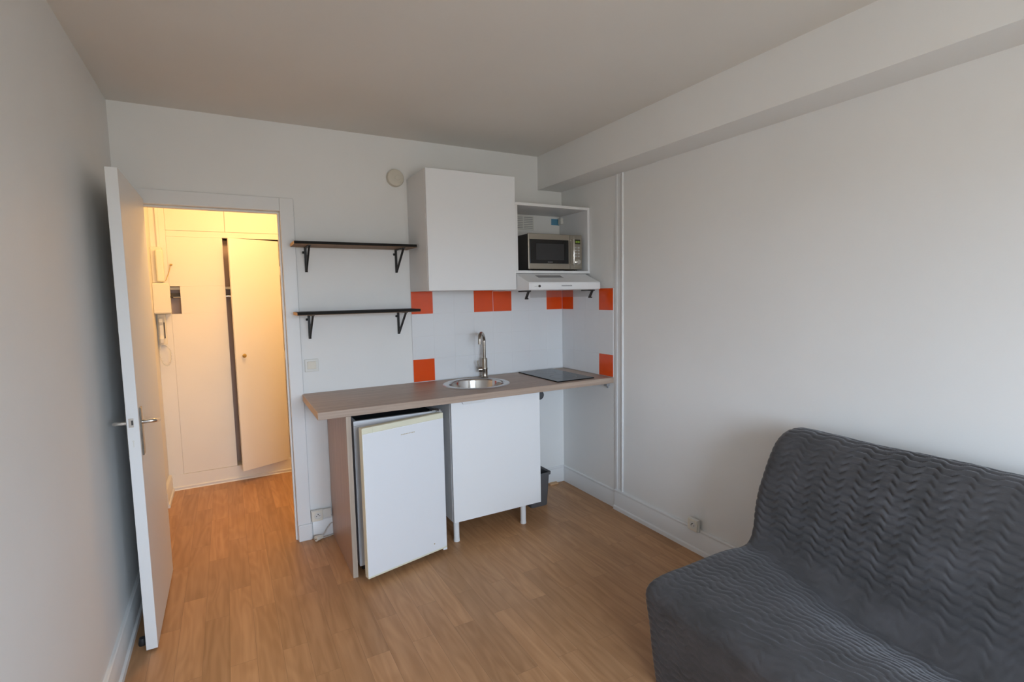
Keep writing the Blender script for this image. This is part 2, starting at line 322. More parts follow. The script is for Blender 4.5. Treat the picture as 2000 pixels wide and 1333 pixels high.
ic = thing('intercom_phone', (-2.69, 1.40, 1.0), 'cream intercom handset with a hanging looped cord under the electricity box', 'intercom')
box('base', -2.712, -2.660, 1.384, HY-.013, 1.14, 1.372, 'hallmeter', ic, .006)
bm = bmesh.new()
prism(bm, [(1.384, 1.155), (1.384, 1.345), (1.352, 1.345), (1.346, 1.315), (1.364, 1.290), (1.364, 1.21), (1.346, 1.19), (1.352, 1.155)], 'x', -2.702, -2.676)
build('handset', bm, 'plastic', ic, bevel=.005)
bm = bmesh.new(); B(bm, -2.674, -2.668, 1.378, 1.3835, 1.19, 1.31); build('grille', bm, 'slot', ic)
pts = smoothcurve([(-2.70, 1.378, 1.14), (-2.71, 1.372, 1.08), (-2.695, 1.368, 1.01), (-2.668, 1.368, .985), (-2.645, 1.372, 1.02), (-2.645, 1.376, 1.09), (-2.665, 1.380, 1.13), (-2.685, 1.384, 1.143)], 14)
bm = bmesh.new(); tube(bm, [p+Vector((math.cos(i*1.5)*.003, 0, math.sin(i*1.5)*.003)) for i, p in enumerate(pts)], .0035, 8); build('coiled_cord', bm, 'plastic', ic, smooth=True)

# ------------------------------------------------------------------ white room door, open against the left wall
d1 = struct_empty('door_1', (-2.615, 0, 0)); DX0, DX1, DY0 = -2.635, -2.594, -.735
dl = box('door_leaf', DX0, DX1, DY0, -.018, .010, 1.990, 'door', d1, .0015)
for s, xf in ((1, DX1), (-1, DX0)):
    bm = bmesh.new(); B(bm, min(xf, xf+s*.006), max(xf, xf+s*.006), -.707, -.663, .835, 1.035); hp = build('handle_plate', bm, 'nickel', d1, bevel=.002)
    bm = bmesh.new(); xo = xf+s*.047
    tube(bm, smoothcurve([(xf+s*.004, -.685, .972), (xf+s*.034, -.685, .972), (xo, -.678, .971), (xo+s*.002, -.655, .966), (xo+s*.003, -.62, .959), (xo+s*.004, -.585, .953)], 6), .0085, 14)
    build('door_handle', bm, 'chrome', d1, smooth=True)
box('lock_plate', -2.628, -2.611, DY0-.0012, DY0+.002, .962, .999, 'chrome', d1)
box('latch', -2.619, -2.613, DY0-.003, DY0, .972, .990, 'slot', d1)
bm = bmesh.new(); cyl(bm, (-2.617, DY0-.0006, .905), (-2.617, DY0+.001, .905), .004, n=12); B(bm, -2.619, -2.615, DY0-.0006, DY0+.001, .880, .902); build('keyhole', bm, 'plastic', d1)
for z in (.25, 1.0, 1.75):
    bm = bmesh.new(); cyl(bm, (DX0-.004, -.016, z-.045), (DX0-.004, -.016, z+.045), .008, n=12); build('hinge', bm, 'trim', d1, smooth=True)
bm = bmesh.new(); lathe(bm, (-2.655, -.66, 0), [(0, 0), (.016, 0), (.017, .006), (.014, .022), (.012, .03), (0, .032)], n=24)
tag(build('door_stop', bm, 'bplastic', smooth=True), 'small black rubber door stop on the floor behind the open white door', 'door stop')

# ------------------------------------------------------------------ splashback
G = .0011; Z0 = .902; T = .15
def tile(face, i, r, mi):
    a0, a1 = i*T+G, (i+1)*T-G; z0, z1 = Z0+r*T+G, Z0+(r+1)*T-G; b = .0008; t = .007
    if r == 3: z1 = Z0+4*T-.002
    def P(a, d, z): return (-1.2+a, -d, z) if face == 0 else (-d, -a, z)
    if face == 1: a0 += .007 if i == 0 else 0
    if face == 0 and i == 7: a1 -= .007
    o = [P(a0, .003, z0), P(a1, .003, z0), P(a1, .003, z1), P(a0, .003, z1)]; q = [P(a0+b, t, z0+b), P(a1-b, t, z0+b), P(a1-b, t, z1-b), P(a0+b, t, z1-b)]
    m = [P(a0, t-.0004, z0), P(a1, t-.0004, z0), P(a1, t-.0004, z1), P(a0, t-.0004, z1)]
    o = [bm.verts.new(v) for v in o]; m = [bm.verts.new(v) for v in m]; q = [bm.verts.new(v) for v in q]
    for A, C in ((o, m), (m, q)):
        for k in range(4): bm.faces.new((A[k], A[(k+1) % 4], C[(k+1) % 4], C[k])).material_index = mi
    bm.faces.new(q).material_index = mi
bm = bmesh.new()
for r in range(4):
    for i in range(8): tile(0, i, r, 1 if (r == 3 and i in (0, 3, 4, 7)) or (r == 0 and i == 0) else 0)
B(bm, -1.2, -.001, -.0064, -.0008, Z0, Z0+.598, 2)
tag(build('tile_splashback', bm, ['tilew', 'tileo', 'grout']), 'glossy white tiled splashback behind the round sink and tap, with five orange squares', 'tiles')
bm = bmesh.new()
for r in range(4):
    for i in range(4): tile(1, i, r, 1 if (r == 3 and i in (0, 3)) or (r == 0 and i == 3) else 0)
B(bm, -.0064, -.0008, -.600, -.0071, Z0, Z0+.598, 2)
tag(build('tile_splashback', bm, ['tilew', 'tileo', 'grout']), 'narrow tiled splashback on the right wall beside the hob, with three orange squares', 'tiles')

# ------------------------------------------------------------------ worktop, sink, tap, hob
def hole_slab(name, x0, x1, y0, y1, z0, z1, c, r, m, parent=None):
    bm = bmesh.new(); n = 64
    def ring(z):
        ci = [bm.verts.new((c[0]+r*math.cos(2*PI*k/n), c[1]+r*math.sin(2*PI*k/n), z)) for k in range(n)]; ou = []
        for k in range(n):                                # outer point in the same direction, on the rectangle
            a = 2*PI*k/n; dx, dy = math.cos(a), math.sin(a)
            t = min(((x1-c[0]) if dx > 0 else (x0-c[0]))/dx if abs(dx) > 1e-9 else 1e9, ((y1-c[1]) if dy > 0 else (y0-c[1]))/dy if abs(dy) > 1e-9 else 1e9)
            ou.append(bm.verts.new((c[0]+dx*t, c[1]+dy*t, z)))
        return ci, ou
    a, A = ring(z0); b, Bq = ring(z1)
    cs = [(x0, y0), (x1, y0), (x1, y1), (x0, y1)]; lo = [bm.verts.new((*q, z0)) for q in cs]; hi = [bm.verts.new((*q, z1)) for q in cs]
    def side(v): 
        e = 1e-5
        return 0 if abs(v.co.y-y0) < e else 1 if abs(v.co.x-x1) < e else 2 if abs(v.co.y-y1) < e else 3
    for k in range(n):
        j = (k+1) % n; s, t = side(A[k]), side(A[j])
        bm.faces.new((a[k], a[j], b[j], b[k]))
        if s == t:
            bm.faces.new((b[k], b[j], Bq[j], Bq[k])); bm.faces.new((a[k], a[j], A[j], A[k])); bm.faces.new((A[k], A[j], Bq[j], Bq[k]))
        else:
            ci = {(0,1): 1, (1,2): 2, (2,3): 3, (3,0): 0}.get((s, t), {(1,0): 1, (2,1): 2, (3,2): 3, (0,3): 0}.get((t, s), 0))
            bm.faces.new((b[k], b[j], Bq[j], hi[ci], Bq[k])); bm.faces.new((a[k], a[j], A[j], lo[ci], A[k]))
            bm.faces.new((A[k], lo[ci], hi[ci], Bq[k])); bm.faces.new((lo[ci], A[j], Bq[j], hi[ci]))
    return build(name, bm, m, parent, bevel=.0015)
SC = (-.87, -.275); 
wt = thing('worktop', (-.95, -.3, .862), 'grey brown wood-effect worktop running from the doorway to the right wall', 'worktop')
hole_slab('slab', -1.889, -.0005, -.597, -.0145, .862, .900, SC, .195, 'top', wt)
box('back_strip', -1.889, -1.2, -.0145, -.001, .862, .900, 'top', wt)
box('end_band', -1.8905, -1.889, -.597, -.001, .8622, .8998, 'endband', wt)['label'] = 'pale edging on the left end'
bm = bmesh.new(); B(bm, -.03, -.002, -.56, -.53, .835, .861); B(bm, -.012, -.004, -.55, -.54, .82, .84); build('bracket', bm, 'ink_shade', wt, bevel=.002)
box('panel_edging', -1.757, -1.732, -.5985, -.597, 0, .8615, 'edge', wt)
box('support_panel', -1.757, -1.732, -.597, -.0145, 0, .8615, 'panel', wt, .001)
sk = thing('sink', (SC[0], SC[1], .75), 'round stainless steel sink set into the wooden worktop', 'sink')
bm = bmesh.new(); lathe(bm, (SC[0], SC[1], .9), [(.183, .004), (.19, .0055), (.205, .005), (.213, .003), (.216, .0005)], n=64); build('rim', bm, 'rimsteel', sk, smooth=True, auto=60)
bm = bmesh.new(); lathe(bm, (SC[0], SC[1], .9), [(.184, .004), (.178, .002), (.174, -.01), (.168, -.12), (.155, -.145), (.12, -.153), (.045, -.158), (.042, -.164)], n=64); build('bowl', bm, 'sinksteel', sk, smooth=True, auto=60)
bm = bmesh.new(); lathe(bm, (SC[0], SC[1], .735), [(.043, .003), (.04, .006), (.03, .002), (.012, .004), (0, .005)], n=32); build('drain', bm, 'slot', sk, smooth=True)
bm = bmesh.new(); cyl(bm, (SC[0]-.10, SC[1]+.150, .853), (SC[0]-.097, SC[1]+.138, .853), .014, n=20); build('overflow', bm, 'chrome', sk, smooth=True)
TP = (-.716, -.083)
tp = thing('tap', (TP[0], TP[1], .9), 'brushed nickel mixer tap with a tall curved spout behind the round sink', 'tap')
bm = bmesh.new(); lathe(bm, (*TP, .9), [(0, 0), (.026, 0), (.026, .004), (.022, .008), (.0205, .012), (.0205, .055), (.022, .058), (.022, .066), (.0205, .069), (.0205, .13), (.018, .136), (0, .136)], n=32); build('body', bm, 'nickel', tp, smooth=True)
bm = bmesh.new(); tube(bm, smoothcurve([(TP[0], TP[1], 1.03), (TP[0], TP[1], 1.14), (TP[0]-.001, TP[1]-.002, 1.165), (TP[0]-.02, TP[1]-.03, 1.196), (TP[0]-.050, TP[1]-.070, 1.214), (TP[0]-.076, TP[1]-.100, 1.206), (TP[0]-.084, TP[1]-.112, 1.185), (TP[0]-.086, TP[1]-.114, 1.145)], 8), .0115, 18); build('spout', bm, 'nickel', tp, smooth=True)
bm = bmesh.new(); cyl(bm, (TP[0]-.018, TP[1]+.004, .957), (TP[0]-.042, TP[1]+.010, .957), .017, n=24); cyl(bm, (TP[0]-.040, TP[1]+.010, .960), (TP[0]-.046, TP[1]+.012, 1.02), .005, n=12); build('lever', bm, 'nickel', tp, smooth=True)
hb = thing('hob', (-.28, -.3, .9), 'black glass two-ring hob lying in the corner of the worktop', 'hob')
box('glass_plate', -.423, -.130, -.552, -.045, .901, .907, 'glass', hb, .0015)
for yy, rr in ((-.18, .075), (-.40, .09)):
    bm = bmesh.new(); lathe(bm, (-.277, yy, .9), [(rr-.0015, .0071), (rr, .0074), (rr+.0015, .0071)], n=48); build('cooking_ring', bm, 'ink_shade', hb)
box('control_strip', -.34, -.22, -.540, -.534, .9071, .9074, 'ink_shade', hb)

# ------------------------------------------------------------------ base cabinet
cb = thing('base_cabinet', (-.86, -.3, 0), 'white one-door sink cabinet on short round legs under the worktop', 'cabinet')
bm = bmesh.new(); X0, X1 = -1.160, -.556; t = .016
B(bm, X0, X0+t, -.522, -.03, .132, .858); B(bm, X1-t, X1, -.522, -.03, .132, .858); B(bm, X0+t, X1-t, -.522, -.03, .132, .148); B(bm, X0+t, X1-t, -.04, -.03, .148, .72)
build('body', bm, 'cab', cb, bevel=.001)
dr = box('door', X0+.001, X1-.001, -.543, -.524, .134, .856, 'cabfront', cb, .0015)
bm = bmesh.new(); prism(bm, [(-1.095, .857), (-1.090, .842), (-1.084, .838), (-.951, .838), (-.945, .842), (-.940, .857)], 'y', -.558, -.555); B(bm, -1.095, -.940, -.558, -.524, .8565, .859)
h = build('handle', bm, 'trim', None, bevel=.001); h.data.transform(Matrix.Translation(-cb.location)); h.parent = dr
for x, y in ((-1.128, -.495), (-.664, -.495), (-1.128, -.07), (-.664, -.07)):
    bm = bmesh.new(); cyl(bm, (x, y, .012), (x, y, .132), .0175); cyl(bm, (x, y, 0), (x, y, .012), .019); build('leg', bm, 'trim', cb, smooth=True)

# ------------------------------------------------------------------ under-counter fridge with its door ajar
fr = thing('fridge', (-1.46, -.3, 0), 'white under-counter fridge with a yellowed top edge and its door ajar', 'fridge')
FX0, FX1, FY = -1.712, -1.222, -.553
bm = bmesh.new()
B(bm, FX0, FX1, FY, -.06, .03, .795)
B(bm, FX0, FX1, FY, FY+.022, .795, .822); B(bm, FX0, FX1, -.08, -.06, .795, .822); B(bm, FX0, FX0+.018, FY+.022, -.08, .795, .822); B(bm, FX1-.018, FX1, FY+.022, -.08, .795, .822)
build('body', bm, 'fridge', fr, bevel=.003)
bm = bmesh.new(); B(bm, FX0+.018, FX1-.018, FY+.022, -.08, .795, .801); build('bare_top', bm, 'fridgetop', fr)  # dark grey recessed top inside the rim
bm = bmesh.new(); B(bm, FX1-.06, FX1-.012, FY-.012, FY+.03, .822, .829); cyl(bm, (FX1-.022, FY-.03, .80), (FX1-.022, FY-.03, .835), .006, n=12); B(bm, FX1-.045, FX1-.01, FY-.04, FY, .824, .828); build('top_hinge', bm, 'rimsteel', fr)
for x in (FX0+.03, FX1-.03):
    for y in (FY+.03, -.10):
        bm = bmesh.new(); cyl(bm, (x, y, 0), (x, y, .03), .014); build('foot', bm, 'slot', fr, smooth=True)
bm = bmesh.new()                                        # plastic liner recess and gasket face of the box
B(bm, FX0+.03, FX1-.03, FY-.003, FY, .07, .77); build('inner_liner', bm, 'seal', fr)
A = Vector((-1.704, -.716, 0)); Cc = Vector((-1.232, -.606, 0)); dd = (Cc-A).normalized(); nb = Vector((-dd.y, dd.x, 0))  # nb points back
def dpr(bm, s0, s1, d0, d1, z0, z1, mi=0):
    q = [A+dd*s0+nb*d0, A+dd*s1+nb*d0, A+dd*s1+nb*d1, A+dd*s0+nb*d1]; prism(bm, [(v.x, v.y) for v in q], 'z', z0, z1, mi)
W = (Cc-A).length
bm = bmesh.new(); dpr(bm, 0, W, 0, .034, .043, .790); fd = build('door', bm, 'fridge', fr, bevel=.004)
def fpart(name, bm, m, **k):
    o = build(name, bm, m, None, **k); o.data.transform(Matrix.Translation(-fr.location)); o.parent = fd; return o
bm = bmesh.new(); dpr(bm, 0, W, .0005, .036, .787, .820); fpart('top_trim', bm, 'yellow', bevel=.004)['label'] = 'yellowed plastic strip along the top of the door'
bm = bmesh.new(); dpr(bm, .055, W-.03, -.0012, .003, .7895, .8185); fpart('grip_strip', bm, 'yellow', bevel=.002)
bm = bmesh.new(); dpr(bm, 0, W, .0005, .036, .036, .046); fpart('bottom_trim', bm, 'yellow', bevel=.002)
bm = bmesh.new(); dpr(bm, -.001, .0012, .003, .034, .05, .815); fpart('edge_trim', bm, 'yellow')
bm = bmesh.new(); dpr(bm, .015, W-.015, .034, .046, .055, .805); fpart('gasket', bm, 'seal', bevel=.003)
bm = bmesh.new(); 
for k in range(9): dpr(bm, .215+k*.0095, .2215+k*.0095, -.0006, .001, .7445, .7485)
fpart('maker_mark', bm, 'gold')
bm = bmesh.new(); v = A+dd*(W-.085); cyl(bm, v-nb*.0006+Vector((0,0,.085)), v+nb*.001+Vector((0,0,.085)), .0035, n=12); fpart('screw_spot', bm, 'brass')
bm = bmesh.new(); v = A+dd*(W-.012); B(bm, v.x-.012, v.x+.012, v.y+.004, v.y+.05, .022, .037); fpart('lower_hinge', bm, 'fridge', bevel=.002)

# ------------------------------------------------------------------ wall cabinet, open shelf cabinet, microwave, hood
wc = thing('wall_cabinet', (-.9, -.17, 1.5), 'tall white wall cabinet with a plain door beside the microwave', 'cabinet')
bm = bmesh.new(); B(bm, -1.199, -.603, -.330, -.001, 1.500, 2.215); build('body', bm, 'cab', wc, bevel=.001)
box('door', -1.198, -.601, -.350, -.332, 1.501, 2.216, 'cabfront', wc, .0015)
mc = thing('open_cabinet', (-.3, -.17, 1.6), 'open white wall cabinet holding the microwave', 'cabinet')
bm = bmesh.new(); X0, X1, Z0_, Z1_ = -.5995, -.002, 1.607, 2.062; t = .018
B(bm, X0, X1, -.345, -.008, Z1_-t, Z1_); B(bm, X0, X1, -.345, -.008, Z0_, Z0_+t); B(bm, X0, X0+t, -.345, -.008, Z0_+t, Z1_-t); B(bm, X1-t, X1, -.345, -.008, Z0_+t, Z1_-t)
build('body', bm, 'cab', mc, bevel=.001)
bm = bmesh.new(); B(bm, X1-t-.022, X1-t, -.052, -.012, 1.985, 2.03); build('hanging_bracket', bm, 'plastic', mc, bevel=.004)
mw = thing('microwave', (-.29, -.17, 1.625), 'silver microwave with a black glass door in the open wall cabinet', 'microwave')
MX0, MX1, MZ0, MZ1, MY = -.490, -.052, 1.636, 1.872, -.322
box('case', MX0+.004, MX1-.002, MY+.012, -.03, MZ0, MZ1-.002, 'mwside', mw, .004)
box('front_frame', MX0, MX1, MY, MY+.014, MZ0, MZ1, 'steel', mw, .003)
dm = box('door_window', MX0+.010, MX0+.322, MY-.004, MY, MZ0+.038, MZ1-.038, 'mwglass', mw, .003)
bm = bmesh.new(); B(bm, MX0+.058, MX0+.282, MY-.0055, MY-.003, MZ0+.062, MZ1-.066); build('window_mesh', bm, 'mwmesh', mw)
bm = bmesh.new()
for k in range(5): B(bm, MX0+.150+k*.008, MX0+.155+k*.008, MY-.0048, MY-.0038, MZ0+.045, MZ0+.050)
build('maker_mark', bm, 'ink_shade', mw)
bm = bmesh.new(); tube(bm, [(MX0+.350, MY, MZ0+.035), (MX0+.350, MY-.024, MZ0+.035), (MX0+.350, MY-.026, MZ0+.045), (MX0+.350, MY-.026, MZ1-.045), (MX0+.350, MY-.024, MZ1-.035), (MX0+.350, MY, MZ1-.035)], .007, 12); build('handle', bm, 'chrome', mw, smooth=True)
bm = bmesh.new(); B(bm, MX0+.3335, MX0+.3355, MY-.0015, MY, MZ0+.003, MZ1-.003); build('door_gap', bm, 'slot', mw)
cp = box('control_panel', MX0+.366, MX1-.004, MY-.003, MY, MZ0+.010, MZ1-.008, 'steel', mw, .002)
bm = bmesh.new(); B(bm, MX0+.374, MX0+.420, MY-.0045, MY-.002, MZ1-.062, MZ1-.030); build('display', bm, 'lcdframe', mw)
bm = bmesh.new()
for k, xx in enumerate((.382, .390, .401, .409)):            # dim green digits
    for (a, b, c, d_) in ((0, .005, 0, .001), (0, .005, .006, .007), (0, .005, .012, .013), (0, .001, 0, .013), (.004, .005, 0, .013)): B(bm, MX0+xx+a, MX0+xx+b, MY-.0052, MY-.004, MZ1-.0525+c, MZ1-.0525+d_)
build('display_digits', bm, 'lcd', mw)
for r in range(4):
    for c_ in range(2):
        bm = bmesh.new(); B(bm, MX0+.376+c_*.024, MX0+.392+c_*.024, MY-.0045, MY-.002, MZ0+.085+r*.020, MZ0+.096+r*.020); build('button', bm, 'rimsteel', mw, bevel=.001)
bm = bmesh.new(); lathe(bm, (MX0+.397, MY-.002, MZ0+.052), [(.020, 0), (.020, .004), (.016, .006), (.0155, .018), (.013, .020), (0, .020)], (0, -1, 0), 28); build('dial', bm, 'chrome', mw, smooth=True)
for x in (MX0+.03, MX1-.03):
    for y in (MY+.04, -.06):
        bm = bmesh.new(); cyl(bm, (x, y, 1.6255), (x, y, MZ0), .012); build('foot', bm, 'slot', mw, smooth=True)
# vent grille and blue label on the wall inside the open cabinet
vg = thing('vent_grille', (-.31, 0, 1.95), 'pale slatted vent grille on the wall above the microwave', 'vent')
bm = bmesh.new(); B(bm, -.44, -.252, -.008, -.0005, 1.938, 2.04); build('plate', bm, 'plastic', vg, bevel=.002)
bm = bmesh.new()
for k in range(7): B(bm, -.43, -.345, -.0095, -.008, 1.948+k*.0125, 1.952+k*.0125); B(bm, -.335, -.262, -.0095, -.008, 1.948+k*.0125, 1.952+k*.0125)
build('slots', bm, 'ink_shade', vg)
bm = bmesh.new(); B(bm, -.094, -.024, -.0025, -.0005, 1.982, 2.028); tag(build('sticker', bm, 'blue'), 'small blue sticker on the wall at the back of the open cabinet', 'sticker')
# cooker hood
hd = thing('cooker_hood', (-.31, -.25, 1.49), 'slim white cooker hood under the open cabinet', 'cooker hood')
bm = bmesh.new(); prism(bm, [(-.008, 1.494), (-.497, 1.494), (-.503, 1.498), (-.503, 1.538), (-.497, 1.545), (-.352, 1.598), (-.34, 1.604), (-.008, 1.604)], 'x', -.598, -.036)
build('canopy', bm, 'cabfront', hd, bevel=.002)
def hslope(x0, x1, y0, y1, off, name, m, par=hd):
    z = lambda y: 1.545+(y+.497)*(1.598-1.545)/(.145)
    bm = bmesh.new(); v = [(x0,y0,z(y0)+off),(x1,y0,z(y0)+off),(x1,y1,z(y1)+off),(x0,y1,z(y1)+off)]; w_ = [(a, b, c-.004) for a, b, c in v]
    V = [bm.verts.new(q) for q in v]; U = [bm.verts.new(q) for q in w_]; bm.faces.new(V); bm.faces.new(U[::-1])
    for k in range(4): bm.faces.new((V[k], V[(k+1)%4], U[(k+1)%4], U[k]))
    return build(name, bm, m, par)
hslope(-.470, -.275, -.415, -.37, .0015, 'vent_slots', 'ink_shade')
bm = bmesh.new(); lathe(bm, (-.522, -.503, 1.519), [(.0075, 0), (.0075, .006), (.006, .008), (0, .008)], (0, -1, 0), 20); build('switch_knob', bm, 'slot', hd, smooth=True)
bm = bmesh.new()
for k in range(3): B(bm, -.556+k*.008, -.551+k*.008, -.5037, -.503, 1.517, 1.520)
build('switch_print', bm, 'ink_shade', hd)
bm = bmesh.new()
for k in range(8): B(bm, -.352+k*.0105, -.344+k*.0105, -.5038, -.503, 1.517, 1.524)
build('maker_mark', bm, 'ink_shade', hd)
for x in (-.588, -.085):
    bm = bmesh.new(); y0 = -.50
    B(bm, x-.006, x+.006, y0, y0+.14, 1.484, 1.493)
    prism(bm, [(y0+.012, 1.486), (y0+.030, 1.486), (y0+.060, 1.445), (y0+.062, 1.437), (y0+.030, 1.437), (y0+.030, 1.444), (y0+.040, 1.446)], 'x', x-.005, x+.005)
    build('visor_bracket', bm, 'black', hd, bevel=.001)
box('glass_visor', -.575, -.100, -.482, -.478, 1.447, 1.494, 'clear', hd)

# ------------------------------------------------------------------ wall shelves
def bracket(x, z, parent, name='bracket'):
    bm = bmesh.new(); w_ = .0075
    B(bm, x-w_, x+w_, -.005, -.001, z-.145, z-.001); B(bm, x-w_, x+w_, -.182, -.001, z-.005, z-.0005)
    prism(bm, [(-.158, z-.004), (-.174, z-.004), (-.010, z-.145), (-.001, z-.145), (-.001, z-.138)], 'x', x-.005, x+.005)
    cyl(bm, (x-w_, -.006, z-.03), (x-w_-.010, -.008, z-.03), .007, n=12)
    return build(name, bm, 'black', parent)
for z, x0, x1, lab in ((1.768, -1.912, -1.212, 'upper black shelf with a brown underside left of the white wall cabinet'), (1.374, -1.915, -1.202, 'lower black shelf on the wall above the light switch, just beside the tiles')):
    sf = thing('wall_shelf', (-1.55, 0, z), lab, 'shelf', None)
    box('board', x0+.002, x1, -.200, -.001, z+.003, z+.018, 'shelf', sf)
    box('underside', x0+.002, x1-.001, -.1985, -.001, z, z+.003, 'shelfwood', sf)
    box('raw_end', x0, x0+.002, -.199, -.002, z+.0005, z+.0175, 'raw', sf)['label'] = 'bare wood end of the board'
    bracket(-1.829, z, sf); bracket(-1.287, z, sf)

# ------------------------------------------------------------------ small wall fittings
sd = thing('smoke_detector', (-1.276, 0, 2.215), 'round off-white smoke detector on the wall left of the wall cabinet', 'smoke detector')
bm = bmesh.new(); lathe(bm, (-1.276, 0, 2.215), [(.050, .0005), (.054, .004), (.054, .022), (.050, .030), (.040, .034), (.020, .035), (0, .035)], (0, -1, 0), 48); build('body', bm, 'detector', sd, smooth=True)
bm = bmesh.new(); lathe(bm, (-1.268, -.035, 2.213), [(.019, -.001), (.019, .003), (.016, .004), (.014, .0025), (0, .0025)], (0, -1, 0), 32); build('test_button', bm, 'detector', sd, smooth=True)
sw = thing('light_switch', (-1.829, 0, 1.03), 'square cream light switch on the wall under the lower black shelf', 'switch')
box('plate', -1.867, -1.790, -.009, -.0005, 1.030, 1.106, 'plastic', sw, .003)
bm = bmesh.new(); prism(bm, [(-.008, 1.045), (-.011, 1.047), (-.0145, 1.091), (-.008, 1.093)], 'x', -1.853, -1.804); build('rocker', bm, 'socket', sw, bevel=.001)
def outlet(nm, mk, lab, w_=.066, extra=0):
    """mk maps (along wall, out from wall, up) to world"""
    t = thing(nm, mk(0, 0, 0), lab, 'socket')
    def bx(name, a0, a1, d0, d1, z0, z1, m, bev=.002, par=None):
        bm = bmesh.new(); p, q = mk(a0, d0, z0), mk(a1, d1, z1)
        B(bm, min(p[0], q[0]), max(p[0], q[0]), min(p[1], q[1]), max(p[1], q[1]), p[2], q[2]); return build(name, bm, m, t, bevel=bev)
    bx('back_box', 0, w_, .0005, .018, 0, .068, 'plastic'); bx('plate', .002, w_-.002, .018, .026, .002, .066, 'socket')
    bm = bmesh.new(); n = Vector(mk(0, 1, 0))-Vector(mk(0, 0, 0)); c = mk(w_/2+.004, .0262, .036)
    lathe(bm, c, [(.0205, .0008), (.019, .0018), (.0175, .0004), (0, .0004)], n, 28); build('socket_well', bm, 'plastic', t, smooth=True)
    for dx in (-.0095, .0095):
        bm = bmesh.new(); c2 = Vector(mk(w_/2+.004+dx, .0262, .034)); cyl(bm, c2, c2+n*.0012, .0026, n=12); build('pin_hole', bm, 'slot', t)
    bm = bmesh.new(); c2 = Vector(mk(w_/2+.004, .0262, .045)); cyl(bm, c2, c2+n*.008, .0025, n=12); build('earth_pin', bm, 'slot', t)
    if extra: bx('blank_plate', w_, w_+extra, .0005, .017, .012, .064, 'plastic')
    return t
outlet('wall_socket', lambda a, d, z: (-1.880+a, -.0145-d, .113+z), 'double cream wall socket on the baseboard behind the wooden side panel', .066, .050)
outlet('wall_socket', lambda a, d, z: (-.0205-d, -1.284-a, .128+z), 'single ivory wall socket on the right wall near the grey sofa', .068)
# loose plug and flex on the floor
pg = thing('power_cord', (-1.86, -.05, 0), 'white plug and flex lying on the floor by the doorway', 'cord')
bm = bmesh.new(); pc = Vector((-1.845, -.055, .018)); dv = Vector((-.8, -.45, .1)).normalized()
cyl(bm, pc-dv*.02, pc+dv*.018, .012, .017, n=20); cyl(bm, pc+dv*.018, pc+dv*.024, .017, n=20); build('plug', bm, 'socket', pg, smooth=True)
bm = bmesh.new(); sd_ = dv.cross(Vector((0,0,1))).normalized()
for s in (-.0095, .0095): cyl(bm, pc+dv*.024+sd_*s, pc+dv*.042+sd_*s, .0024, n=10)
build('prongs', bm, 'chrome', pg, smooth=True)
bm = bmesh.new(); tube(bm, smoothcurve([pc-dv*.02, (-1.81, -.040, .030), (-1.79, -.034, .058), (-1.77, -.028, .078), (-1.759, -.025, .082)], 8), .0033, 10); tube(bm, smoothcurve([pc-dv*.018, (-1.82, -.055, .012), (-1.79, -.045, .010), (-1.759, -.035, .010)], 8), .003, 10)
build('flex', bm, 'cable', pg, smooth=True)
bm = bmesh.new(); lathe(bm, (-.222, 0, .707), [(.034, .0005), (.034, .014), (.030, .016), (.029, .011), (0, .011)], (0, -1, 0), 36)
tag(build('pipe_cap', bm, 'bin', smooth=True), 'dark grey round pipe cap on the wall just right of the sink cabinet', 'pipe')
# waste bin
bm = bmesh.new()
def rr(cx, cy, hx, hy, z, r=.02, n=5):
    o = []
    for sx, sy, a0 in ((1, 1, 0), (-1, 1, PI/2), (-1, -1, PI), (1, -1, 1.5*PI)):
        for k in range(n): a = a0+k/(n-1)*PI/2; o.append(bm.verts.new((cx+sx*(hx-r)+r*math.cos(a), cy+sy*(hy-r)+r*math.sin(a), z)))
    return o
c = (-.437, -.225); prof = [(.066, .108, 0), (.068, .110, .006), (.078, .124, .215), (.079, .125, .222), (.086, .132, .223), (.087, .133, .240), (.084, .130, .241), (.075, .121, .232), (.064, .106, .008)]
rings = [rr(c[0], c[1], a, b, z) for a, b, z in prof]
for A_, C_ in zip(rings, rings[1:]):
    for k in range(len(A_)): bm.faces.new((A_[k], A_[(k+1) % len(A_)], C_[(k+1) % len(A_)], C_[k]))
bm.faces.new(rings[0]); bm.faces.new(rings[-1])
tag(build('waste_bin', bm, 'bin', smooth=True), 'small grey plastic waste bin behind the sink cabinet in the corner', 'bin')

